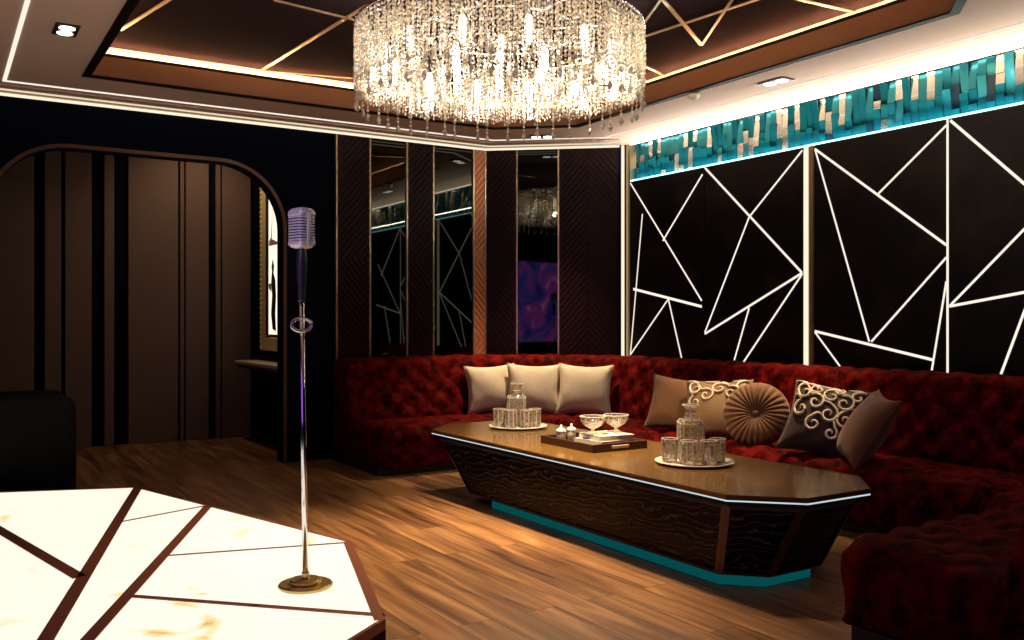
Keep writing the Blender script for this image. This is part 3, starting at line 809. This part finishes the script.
# ------------------------------------------------------------------ cushions
def pillow_z(a, b, t):
    return t * (max(0, (1 - a ** 2) * (1 - b ** 2))) ** .42
def pillow_xy(a, b, w, h):
    px = .5 * w * a * (1 - .12 * (1 - b * b) * abs(a)); pz = .5 * h * b * (1 - .13 * (1 - a * a) * abs(b)); return px, pz
def pillow_bm(w, h, t, seed=0, n=26):
    rg = random.Random(seed); ph = [rg.uniform(0, 6.28) for _ in range(6)]
    bm = B(); g = {}
    for side in (-1, 1):
        for i in range(n + 1):
            for j in range(n + 1):
                a, b = -1 + 2 * i / n, -1 + 2 * j / n
                edge = i in (0, n) or j in (0, n)
                if edge and side == 1: g[side, i, j] = g[-1, i, j]; continue
                x, z = pillow_xy(a, b, w, h)
                y = side * pillow_z(a, b, t / 2)
                if not edge:
                    rim = (max(abs(a), abs(b))) ** 3
                    y += side * .006 * rim * math.sin(9 * a + ph[0]) * math.sin(8 * b + ph[1]) + .006 * math.sin(3 * a + ph[2] + 2 * b)* (1 - a * a) * (1 - b * b)
                g[side, i, j] = bm.verts.new((x, y, z + h / 2))
    for side in (-1, 1):
        for i in range(n):
            for j in range(n):
                q = [g[side, i, j], g[side, i + 1, j], g[side, i + 1, j + 1], g[side, i, j + 1]]
                bm.faces.new(q if side == -1 else q[::-1])
    return bm
def pose(o, bx_, by_, bz_, yaw, tilt, roll, h):
    o.matrix_world = Matrix.Translation((bx_, by_, bz_)) @ Matrix.Rotation(R(yaw), 4, 'Z') @ Matrix.Rotation(R(-tilt), 4, 'X') @ Matrix.Translation((0, 0, h / 2)) @ Matrix.Rotation(R(roll), 4, 'Y') @ Matrix.Translation((0, 0, -h / 2))
SZ = .362
def cushion(label, m, w, h, t, loc, yaw, tilt, roll, seed, scroll=None, flip=1):
    r = thing('cushion', label, 'cushion')
    pose(r, loc[0], loc[1], loc[2] if len(loc) > 2 else SZ, yaw, tilt, roll, h)
    obj('cover', pillow_bm(w, h, t, seed), m, r, True)
    bm = B(); pts = []
    n = 26
    for i in range(n): pts.append((-1 + 2 * i / n, -1))
    for i in range(n): pts.append((1, -1 + 2 * i / n))
    for i in range(n): pts.append((1 - 2 * i / n, 1))
    for i in range(n): pts.append((-1, 1 - 2 * i / n))
    P3 = [Vector((pillow_xy(a, b, w, h)[0], 0, pillow_xy(a, b, w, h)[1] + h / 2)) for a, b in pts]
    tube(bm, P3, .0035, 6, True); obj('piping', bm, m, r, True)
    if scroll:
        bm = B()
        def surf(a, b, lift=.003):
            x, z = pillow_xy(a, b, w, h); return Vector((x, -pillow_z(a, b, t / 2) - .004 - lift, z + h / 2))
        def stroke(P, w0):
            n = len(P)
            tube(bm, [surf(max(-.97, min(.97, a * flip)), max(-.97, min(.97, b))) for a, b in P], [w0 * (.45 + .55 * math.sin(math.pi * min(1, .15 + .85 * k / (n - 1)))) for k in range(n)], 6)
        def spiral(cx, cz, r0, a0, turns, sgn, tail=None):
            P = []
            n = 26
            for k in range(n + 1):
                f = k / n; a = a0 + sgn * turns * 2 * math.pi * f; rr = r0 * (1 - f) ** .8 + .02
                P.append((cx + rr * math.cos(a), cz + rr * math.sin(a)))
            if tail: P = [(tail[0] + (P[0][0] - tail[0]) * q / 6 , tail[1] + (P[0][1] - tail[1]) * q / 6 + .06 * math.sin(math.pi * q / 6)) for q in range(6)] + P
            return P
        S = [(-.62, .62, .26, 1.2, 1.2, 1, (-.95, .9)), (-.25, .35, .24, 2.2, 1.25, -1, (-.75, .95)), (.12, .62, .25, .6, 1.2, 1, (-.35, .95)), (.50, .45, .26, 2.0, 1.3, -1, (.15, .95)),
             (.78, .72, .19, .8, 1.1, 1, (.45, .95)), (-.62, .10, .22, 1.8, 1.2, 1, (-.92, .5)), (.18, .05, .22, 1.0, 1.25, -1, (-.1, .4)), (-.15, -.28, .20, 1.9, 1.2, 1, (.0, .0)),
             (.62, -.02, .2, 2.4, 1.2, 1, (.85, .35)), (.35, -.45, .17, 1.2, 1.2, -1, (.3, -.1)), (-.35, .78, .15, 0, 1.1, -1, (-.55, .95)), (.3, .85, .12, 3, 1.1, 1, (.05, .93))]
        for s_ in S[:scroll]: stroke(spiral(*s_), .0085)
        obj('scroll_embroidery', bm, M['cord'], r, True)
    return r
cushion('beige linen cushion at the left of the pale three, half hidden behind its neighbour', M['linen'], .44, .42, .17, (3.95, 6.57), -22, 17, -3, 1)
cushion('beige linen cushion in the middle of the pale three, overlapping the left one', M['linen'], .47, .44, .19, (4.18, 6.29), -34, 20, 1, 2)
cushion('beige linen cushion at the right of the pale three, turned to the table', M['linen'], .46, .44, .19, (4.48, 6.00), -40, 20, 2, 3)
cushion('plain taupe velvet cushion behind the crystal decanter, leftmost of the brown cushions', M['brown_velvet'], .50, .40, .18, (4.34, 4.74), -66, 18, 4, 4)
cushion('gold brown satin cushion with cream scrolls, between the decanter and the round cushion', M['gold_satin'], .46, .42, .17, (4.31, 4.37), -62, 26, -3, 5, 6)
cushion('dark brown cushion covered in cream scroll embroidery, right of the round cushion', M['dark_satin'], .44, .46, .16, (4.25, 3.46), -60, 30, 10, 6, 12)
cushion('plain taupe velvet cushion leaning at the right end of the brown cushions', M['brown_velvet'], .38, .44, .18, (4.22, 3.27), -124, 32, 6, 8)
# round pleated cushion
rc = thing('round_cushion', 'round pleated taupe velvet cushion with centre button', 'cushion')
rc.matrix_world = Matrix.Translation((4.34, 4.02, SZ + .19)) @ Matrix.Rotation(R(-56), 4, 'Z') @ Matrix.Rotation(R(-18), 4, 'X') @ Matrix.Rotation(R(90), 4, 'X')
bm = B(); seg = 168; rings = []
prof = [(.018, .040), (.03, .047), (.06, .058), (.10, .064), (.14, .060), (.175, .045), (.197, .022), (.204, 0), (.197, -.022), (.175, -.045), (.10, -.06), (.03, -.045)]
for r_, z_ in prof:
    ring = []
    for k in range(seg):
        a = 2 * math.pi * k / seg; pl_ = abs(math.sin(14 * a + .5 * math.sin(3 * a))) ** .6
        am = .012 * min(1, r_ / .05) if z_ > -.03 else .004
        ring.append(bm.verts.new((r_ * math.cos(a) * (1 + .012 * pl_), r_ * math.sin(a) * (1 + .012 * pl_), z_ + (am * (pl_ - .6)) * (1 if z_ > 0 else -1) * (1 if r_ < .2 else .3))))
    rings.append(ring)
for a_, b_ in zip(rings, rings[1:]):
    for k in range(seg): bm.faces.new((a_[k], a_[(k + 1) % seg], b_[(k + 1) % seg], b_[k]))
bm.faces.new(rings[0]); bm.faces.new(rings[-1][::-1])
obj('pleated_cover', bm, M['brown_velvet'], rc, True)
bm = B(); lathe(bm, [(.004, .056), (.016, .053), (.021, .046), (.018, .038)], 20); obj('button', bm, M['brown_velvet'], rc, True)

# ------------------------------------------------------------------ things on the table
def round_tray(x, y, label):
    o_ = B(); lathe(o_, [(.10, 0), (.17, .004), (.198, .012), (.20, .016), (.196, .017), (.17, .010), (.01, .008)], 48)
    return tag(obj('round_tray', o_, M['white_gloss'], None, True, (x, y, TZ)), label, 'tray')
T1 = on_z(518, 427.5, TZ); T2 = on_z(694.5, 463.5, TZ)
round_tray(*T1, 'round white tray at the far end of the table, under a decanter and tumblers')
round_tray(*T2, 'round white tray near the front of the table, under a decanter and tumblers')
def sq(z, r, c=.25, n=1):
    k = r * c; return [Vector((r - k, -r, z)), Vector((r, -r + k, z)), Vector((r, r - k, z)), Vector((r - k, r, z)), Vector((-r + k, r, z)), Vector((-r, r - k, z)), Vector((-r, -r + k, z)), Vector((-r + k, -r, z))]
def oct_r(z, r): return [Vector((r * math.cos(math.pi / 8 + k * math.pi / 4 - math.pi / 4 * 1.5 - .0), r * math.sin(math.pi / 8 + k * math.pi / 4 - math.pi / 4 * 1.5), z)) for k in range(8)]
def decanter(x, y, rot, label):
    r = thing('decanter', label, 'decanter', (x, y, TZ + .010), rot, None)
    bm = B(); skin(bm, [sq(0, .056, .2), sq(.006, .060, .2), sq(.19, .060, .2), sq(.205, .050, .3), oct_r(.215, .034), oct_r(.235, .026), oct_r(.262, .028), oct_r(.275, .040), oct_r(.281, .042), oct_r(.284, .036)])
    obj('bottle', bm, M['glass'], r)
    bm = B()
    for p in sq(0, .060, .2): tube(bm, [p + Vector((0, 0, .004)), p + Vector((0, 0, .19)), Vector((p.x * .83, p.y * .83, .207))], .0028, 6)
    tube(bm, sq(.19, .060, .2), .003, 6, True); tube(bm, oct_r(.281, .042), .0042, 6, True); tube(bm, oct_r(.235, .027), .003, 6, True)
    skin(bm, [sq(.0005, .057, .2), sq(.012, .057, .2)])
    obj('cut_edges', bm, M['glass_edge'], r)
    bm = B(); skin(bm, [sq(.012, .048, .2), sq(.02, .051, .2), sq(.17, .051, .2), sq(.18, .045, .3)]); obj('inner_wall', bm, M['glass'], r)
    return r
def tumbler(x, y, label, group=None):
    r = thing('tumbler', label, 'glass', (x, y, TZ + .010), rng.uniform(0, 1), group)
    bm = B(); n = 16
    lathe(bm, [(.034, 0), (.037, .003), (.041, .115), (.0405, .117), (.038, .115), (.0345, .014), (.001, .012)], n, cap=False)
    obj('tumbler_body', bm, M['glass'], r)
    bm = B(); lathe(bm, [(.0335, .001), (.0345, .006), (.034, .012)], n); obj('thick_base', bm, M['glass_edge'], r)
    bm = B()
    for k in range(8):
        a = k * math.pi / 4; tube(bm, [(.0375 * math.cos(a), .0375 * math.sin(a), .004), (.041 * math.cos(a), .041 * math.sin(a), .115)], .0018, 5)
    tube(bm, [(.0405 * math.cos(k * math.pi / 10), .0405 * math.sin(k * math.pi / 10), .116) for k in range(20)], .0024, 5, True)
    obj('cut_edges', bm, M['glass_edge'], r)
    return r
view = Vector((SN, CS)); side = Vector((CS, -SN))
for (T, dl, tl) in ((T1, 'crystal decanter at the far end of the table, before the pale cushions', 'of the far tray'), (T2, 'crystal decanter near the front of the table, before the brown cushions', 'of the near tray')):
    c = Vector(T)
    dp = c + side * -.010 + view * .045
    decanter(dp.x, dp.y, R(-32), dl)
    for k, (sx, vy, nm) in enumerate(((-.125, .0, 'outer left crystal tumbler'), (-.048, -.09, 'front left crystal tumbler'), (.055, -.085, 'front right crystal tumbler'), (.115, -.005, 'outer right crystal tumbler'))):
        p = c + side * sx + view * vy
        tumbler(p.x, p.y, nm + ' beside the decanter ' + tl, 'crystal tumblers on the round trays')
# rectangular tray with books, jars and bowls
tr = thing('serving_tray', 'dark walnut rectangular serving tray in the middle of the table', 'tray', (3.21, 4.215, TZ))
bm = B(); box(bm, -.19, .19, -.245, .245, 0, .012); obj('tray_bottom', bm, M['walnut'], tr)
bm = B()
for a in ((-.195, -.183, -.25, .25), (.183, .195, -.25, .25), (-.183, .183, -.25, -.238), (-.183, .183, .238, .25)): box(bm, *a, 0, .045, .002, 1)
obj('tray_rim', bm, M['walnut'], tr)
for s in (-1, 1):
    bm = B(); box(bm, -.06, .06, s * .2505 - .003, s * .2505 + .003, .014, .032, .002, 1); obj('handle_plate', bm, M['cream'], tr)
def book(x, y, z, sx, sy, h, rot, label):
    r = thing('book', label, 'book', (x, y, z), rot)
    bm = B(); box(bm, -sx, sx, -sy, sy, 0, .004); box(bm, -sx, sx, -sy, sy, h - .004, h); box(bm, -sx, -sx + .004, -sy, sy, 0, h); obj('cover', bm, M['cover'], r)
    bm = B(); box(bm, -sx + .004, sx - .004, -sy + .004, sy - .004, .004, h - .004); obj('pages', bm, M['pages'], r)
    return r
bz = TZ + .012
book(3.235, 4.14, bz, .125, .12, .036, R(3), 'white book lying at the bottom of the pair on the walnut tray')
book(3.245, 4.135, bz + .036, .115, .11, .028, R(-4), 'white book on top of the pair, under the crystal bowls')
def jar(x, y, label, s=1):
    r = thing('lidded_jar', label, 'jar', (x, y, bz))
    bm = B(); lathe(bm, [(.022 * s, 0), (.027 * s, .004), (.024 * s, .012), (.028 * s, .02), (.028 * s, .052), (.025 * s, .058)], 20); obj('jar_body', bm, M['white_gloss'], r, True)
    bm = B(); lathe(bm, [(.030 * s, .056), (.031 * s, .061), (.024 * s, .072), (.011 * s, .079), (.005 * s, .082), (.008 * s, .090), (.004 * s, .097)], 20); obj('lid', bm, M['white_gloss'], r, True)
jar(3.105, 4.385, 'small white lidded jar at the outer left corner of the walnut tray')
jar(3.195, 4.405, 'small white lidded jar between its twin and the books on the tray', .95)
def bowl(x, y, label):
    r = thing('crystal_bowl', label, 'bowl', (x, y, bz + .064))
    bm = B(); lathe(bm, [(.030, 0), (.031, .004), (.010, .010), (.009, .026), (.028, .034), (.055, .05), (.070, .075), (.074, .098), (.071, .098), (.066, .076), (.05, .055), (.02, .042), (.001, .041)], 24, cap=False)
    obj('bowl_body', bm, M['glass'], r)
    bm = B(); tube(bm, [(.0725 * math.cos(k * math.pi / 14), .0725 * math.sin(k * math.pi / 14), .098) for k in range(28)], .0026, 5, True); lathe(bm, [(.030, 0), (.031, .004), (.012, .011), (.010, .026)], 20)
    obj('rim_and_foot', bm, M['glass_edge'], r)
bowl(3.175, 4.17, 'footed crystal bowl at the left on top of the books')
bowl(3.335, 4.16, 'footed crystal bowl at the right on top of the books')

# ------------------------------------------------------------------ downlights and dome
def downlight(x, y, label, rot):
    r = thing('ceiling_downlight', label, 'ceiling light', (x, y, H), rot, None)
    bm = B(); lp = [(-.105, -.06), (.105, -.06), (.105, .06), (-.105, .06)]
    box(bm, -.105, .105, -.06, .06, -.010, -.0005, .003, 1); obj('housing', bm, M['black'], r)
    for s in (-1, 1):
        bm = B(); lathe(bm, [(.040, -.0115), (.040, -.009)], 24, Matrix.Translation((s * .05, 0, 0))); obj('lamp', bm, M['white_lens'], r)
    return r
DL = [((66, 29), 'square black twin downlight on the ceiling at the left above the stage', 90), ((776, 81), 'black twin downlight on the ceiling above the brown cushions', 90), ((542, 136), 'black twin downlight on the ceiling behind the chandelier', -40)]
dpos = []
for p, lab, rot in DL:
    x, y = on_z(*p, H); downlight(x, y, lab, R(rot)); dpos.append((x, y))
x, y = on_z(692, 93, H)
bm = B(); lathe(bm, [(.042, 0), (.042, -.012), (.034, -.03), (.018, -.042), (.003, -.045)], 24)  # white dome hanging at the soffit edge
tag(obj('ceiling_dome', bm, M['white_gloss'], None, True, (x + .02, y, H - .006)), 'small white dome on the ceiling edge right of the chandelier', 'sensor')

# ------------------------------------------------------------------ chandelier
CHX, CHY, CR = 2.59, 4.23, .775
CZ0, CZ1 = 2.385, 2.70
ch = thing('chandelier', 'huge round crystal chandelier with dense glittering strands under the recessed ceiling', 'chandelier', (CHX, CHY, 0))
def bead(bm, z, r, h, x=0, y=0, mi=0):
    a0 = rng.uniform(0, 2); n = 4
    t = bm.verts.new((x, y, z + h / 2)); b = bm.verts.new((x, y, z - h / 2))
    rg = [bm.verts.new((x + r * math.cos(a0 + k * math.pi / 2), y + r * math.sin(a0 + k * math.pi / 2), z + rng.uniform(-.25, .25) * h)) for k in range(n)]
    for k in range(n):
        f = bm.faces.new((rg[k], rg[(k + 1) % n], t)); f.material_index = mi
        f = bm.faces.new((rg[(k + 1) % n], rg[k], b)); f.material_index = mi
def strand(bm, z1, z0, x=0, y=0):
    z = z1 - rng.uniform(0, .02)
    while z > z0:
        h = rng.uniform(.014, .026)
        bead(bm, z - h / 2, rng.uniform(.0055, .0092), h, x + rng.uniform(-.003, .003), y + rng.uniform(-.003, .003), 0 if rng.random() < .5 else 1)
        z -= h + rng.uniform(.0, .004)
BM2 = [M['bead'], M['bead2']]
bm = B()
tube(bm, [(CR * math.cos(2 * math.pi * k / 64), CR * math.sin(2 * math.pi * k / 64), CZ1 + .005) for k in range(64)], .009, 8, True)
tube(bm, [(.42 * math.cos(2 * math.pi * k / 48), .42 * math.sin(2 * math.pi * k / 48), CZ1 + .005) for k in range(48)], .007, 8, True)
for k in range(8):
    a = k * math.pi / 4; tube(bm, [(.05 * math.cos(a), .05 * math.sin(a), CZ1 + .005), (CR * math.cos(a), CR * math.sin(a), CZ1 + .005)], .006, 6)
obj('ring_frame', bm, M['chrome'], ch, True)
bm = B(); lathe(bm, [(.05, UC - .06), (.12, UC - .03), (.13, UC - .002)], 32); obj('ceiling_rose', bm, M['chrome'], ch, True)
for k in range(4):
    a = k * math.pi / 2 + .4; bm = B(); tube(bm, [(.08 * math.cos(a), .08 * math.sin(a), UC - .04), (.42 * math.cos(a), .42 * math.sin(a), CZ1)], .004, 6); obj('suspension_cable', bm, M['chrome'], ch)
# one hundred near strands are parts of their own, the rest is one mass
var = []
for k in range(8):
    bm = B(); strand(bm, CZ1, CZ0 + rng.uniform(-.012, .02)); me = bpy.data.meshes.new('crystal_strand'); bm.to_mesh(me); bm.free()
    for q in BM2: me.materials.append(q)
    var.append(me)
NS = 300
acam = math.atan2(-CHY, -CHX)
angs = sorted([2 * math.pi * k / NS for k in range(NS)], key=lambda a: abs((a - acam + math.pi) % (2 * math.pi) - math.pi))
for a in angs[:100]:
    o = bpy.data.objects.new('crystal_strand', rng.choice(var)); rr = CR + rng.uniform(-.006, .006)
    o.location = (rr * math.cos(a), rr * math.sin(a), 0); o.rotation_euler.z = rng.uniform(0, 6); link(o, ch)
bm = B()
for a in angs[100:]: strand(bm, CZ1, CZ0 + rng.uniform(-.012, .02), CR * math.cos(a), CR * math.sin(a))
for rr, n, z0 in ((.735, 170, 2.39), (.66, 130, 2.38), (.56, 110, 2.375), (.45, 90, 2.37), (.33, 60, 2.37), (.2, 36, 2.37), (.08, 14, 2.365)):
    for k in range(n):
        a = 2 * math.pi * (k + rng.random() * .6) / n; q = rr + rng.uniform(-.035, .035)
        strand(bm, CZ1 if rr > .6 else CZ0 + .16, z0 + rng.uniform(-.02, .04), q * math.cos(a), q * math.sin(a))
me_o = obj('crystal_mass', bm, BM2, ch); me_o['kind'] = 'stuff'
bm = B()
bead(bm, CZ0 - .005, .014, .044); bead(bm, CZ0 - .038, .008, .022); bead(bm, CZ0 - .058, .0095, .02, mi=1); bead(bm, CZ0 - .096, .016, .058)
pm = bpy.data.meshes.new('pendant_drop'); bm.to_mesh(pm); bm.free()
for q in BM2: pm.materials.append(q)
for k in range(46):
    a = 2 * math.pi * (k + rng.uniform(-.25, .25)) / 46; o = bpy.data.objects.new('pendant_drop', pm)
    o.location = ((CR - .005) * math.cos(a), (CR - .005) * math.sin(a), rng.uniform(-.014, .01)); o.rotation_euler.z = rng.uniform(0, 6); link(o, ch)
bulbs = []
for k in range(18):
    a = 2 * math.pi * k / 12 + .2; rr = .61
    if k > 11: a = 2 * math.pi * k / 6; rr = .27
    bulbs.append((rr * math.cos(a), rr * math.sin(a)))
    bm = B(); lathe(bm, [(.010, 2.60), (.017, 2.585), (.019, 2.55), (.017, 2.48), (.008, 2.462)], 12); bo = obj('bulb', bm, M['bulb'], ch, True, (bulbs[-1][0], bulbs[-1][1], 0))
    bm = B(); lathe(bm, [(.012, 2.60), (.012, CZ1)], 10); obj('bulb_holder', bm, M['chrome'], bo)

# ------------------------------------------------------------------ lights
def point(name, loc, e, col, rad):
    l = bpy.data.lights.new(name, 'POINT'); l.energy = e; l.color = col; l.shadow_soft_size = rad
    o = bpy.data.objects.new(name, l); o.location = loc; return link(o)
def spot(name, loc, tgt, e, col, ang, blend=.6, rad=.05):
    l = bpy.data.lights.new(name, 'SPOT'); l.energy = e; l.color = col; l.spot_size = R(ang); l.spot_blend = blend; l.shadow_soft_size = rad
    o = bpy.data.objects.new(name, l); o.location = loc
    o.rotation_euler = (Vector(tgt) - Vector(loc)).to_track_quat('-Z', 'Y').to_euler(); return link(o)
WARM = (1., .75, .46)
def strip_lamp(name, loc, tgt, lx, ly, e, col):
    l = bpy.data.lights.new(name, 'AREA'); l.shape = 'RECTANGLE'; l.size = lx; l.size_y = ly; l.energy = e; l.color = col
    o = bpy.data.objects.new(name, l); o.location = loc
    o.rotation_euler = (Vector(tgt) - Vector(loc)).to_track_quat('-Z', 'X').to_euler(); return link(o)
strip_lamp('frieze_lamp', (WR - .02, 3.45, PT + .06), (WR - .16, 3.45, H), .03, 5.6, 40, (1., .86, .70))
strip_lamp('frieze_glow_lamp', (WR + .028, 3.45, PT + .016), (WR + .045, 3.45, H), .02, 5.6, 15, (.35, .9, 1.))
for k, (x, y) in enumerate(bulbs):
    spot('chandelier_lamp', (CHX + x, CHY + y, 2.405), (CHX + x * 1.25, CHY + y * 1.25, 2.8), 11, (1., .88, .74), 165, .3, .03)
spot('table_fill_spot', (CHX + .3, CHY - .1, 2.34), (2.2, 3.75, .0), 540, WARM, 80, 1., .10)  # unseen spot added under the chandelier to pool light on the floor
spot('table_fill_spot', (CHX + .32, CHY, 2.34), (3.2, 4.5, .42), 420, WARM, 70, 1., .08)  # second added spot, also unseen, brightens the tabletop
x, y = dpos[1]; spot('downlight_lamp', (x, y, H - .03), (4.34, 4.15, .5), 330, (1., .70, .40), 54, .8)
x, y = dpos[2]; spot('downlight_lamp', (x, y, H - .03), (4.2, 6.2, .45), 340, WARM, 70, .8)
x, y = dpos[0]; spot('downlight_lamp', (x, y, H - .03), (x + .3, y + .3, 0), 20, WARM, 70, .8)
spot('alcove_lamp', (2.1, 8.25, 2.95), (2.1, 9.0, 1.3), 24, WARM, 125, .9)
spot('mic_fill_lamp', (-.45, 1.5, 2.62), (mx_, my_, 1.45), 70, (.86, .76, 1.), 14, .6, .04)  # unseen lavender spot, added to brighten the microphone

w = bpy.data.worlds.new('world'); sc.world = w; w.use_nodes = True
w.node_tree.nodes['Background'].inputs['Color'].default_value = (.5, .5, .6, 1); w.node_tree.nodes['Background'].inputs['Strength'].default_value = .0

# ------------------------------------------------------------------ camera and view
cd = bpy.data.cameras.new('camera'); cam = bpy.data.objects.new('camera', cd); link(cam)
cd.sensor_width = 36; cd.lens = 36 * F / 1024; cd.shift_y = (CY - 320) / 1024 * -1 * -1; cd.clip_start = .02
cam.location = (0, 0, CAMZ); cam.rotation_euler = (R(90), 0, -YAW)
sc.camera = cam
sc.view_settings.view_transform = 'Standard'; sc.view_settings.look = 'None'; sc.view_settings.gamma = 1; sc.view_settings.exposure = 0
sc.view_settings.use_curve_mapping = False
sc.cycles.use_denoising = True
sc.cycles.caustics_reflective = False; sc.cycles.caustics_refractive = False
sc.cycles.transparent_max_bounces = 24
sc.cycles.sample_clamp_indirect = 6
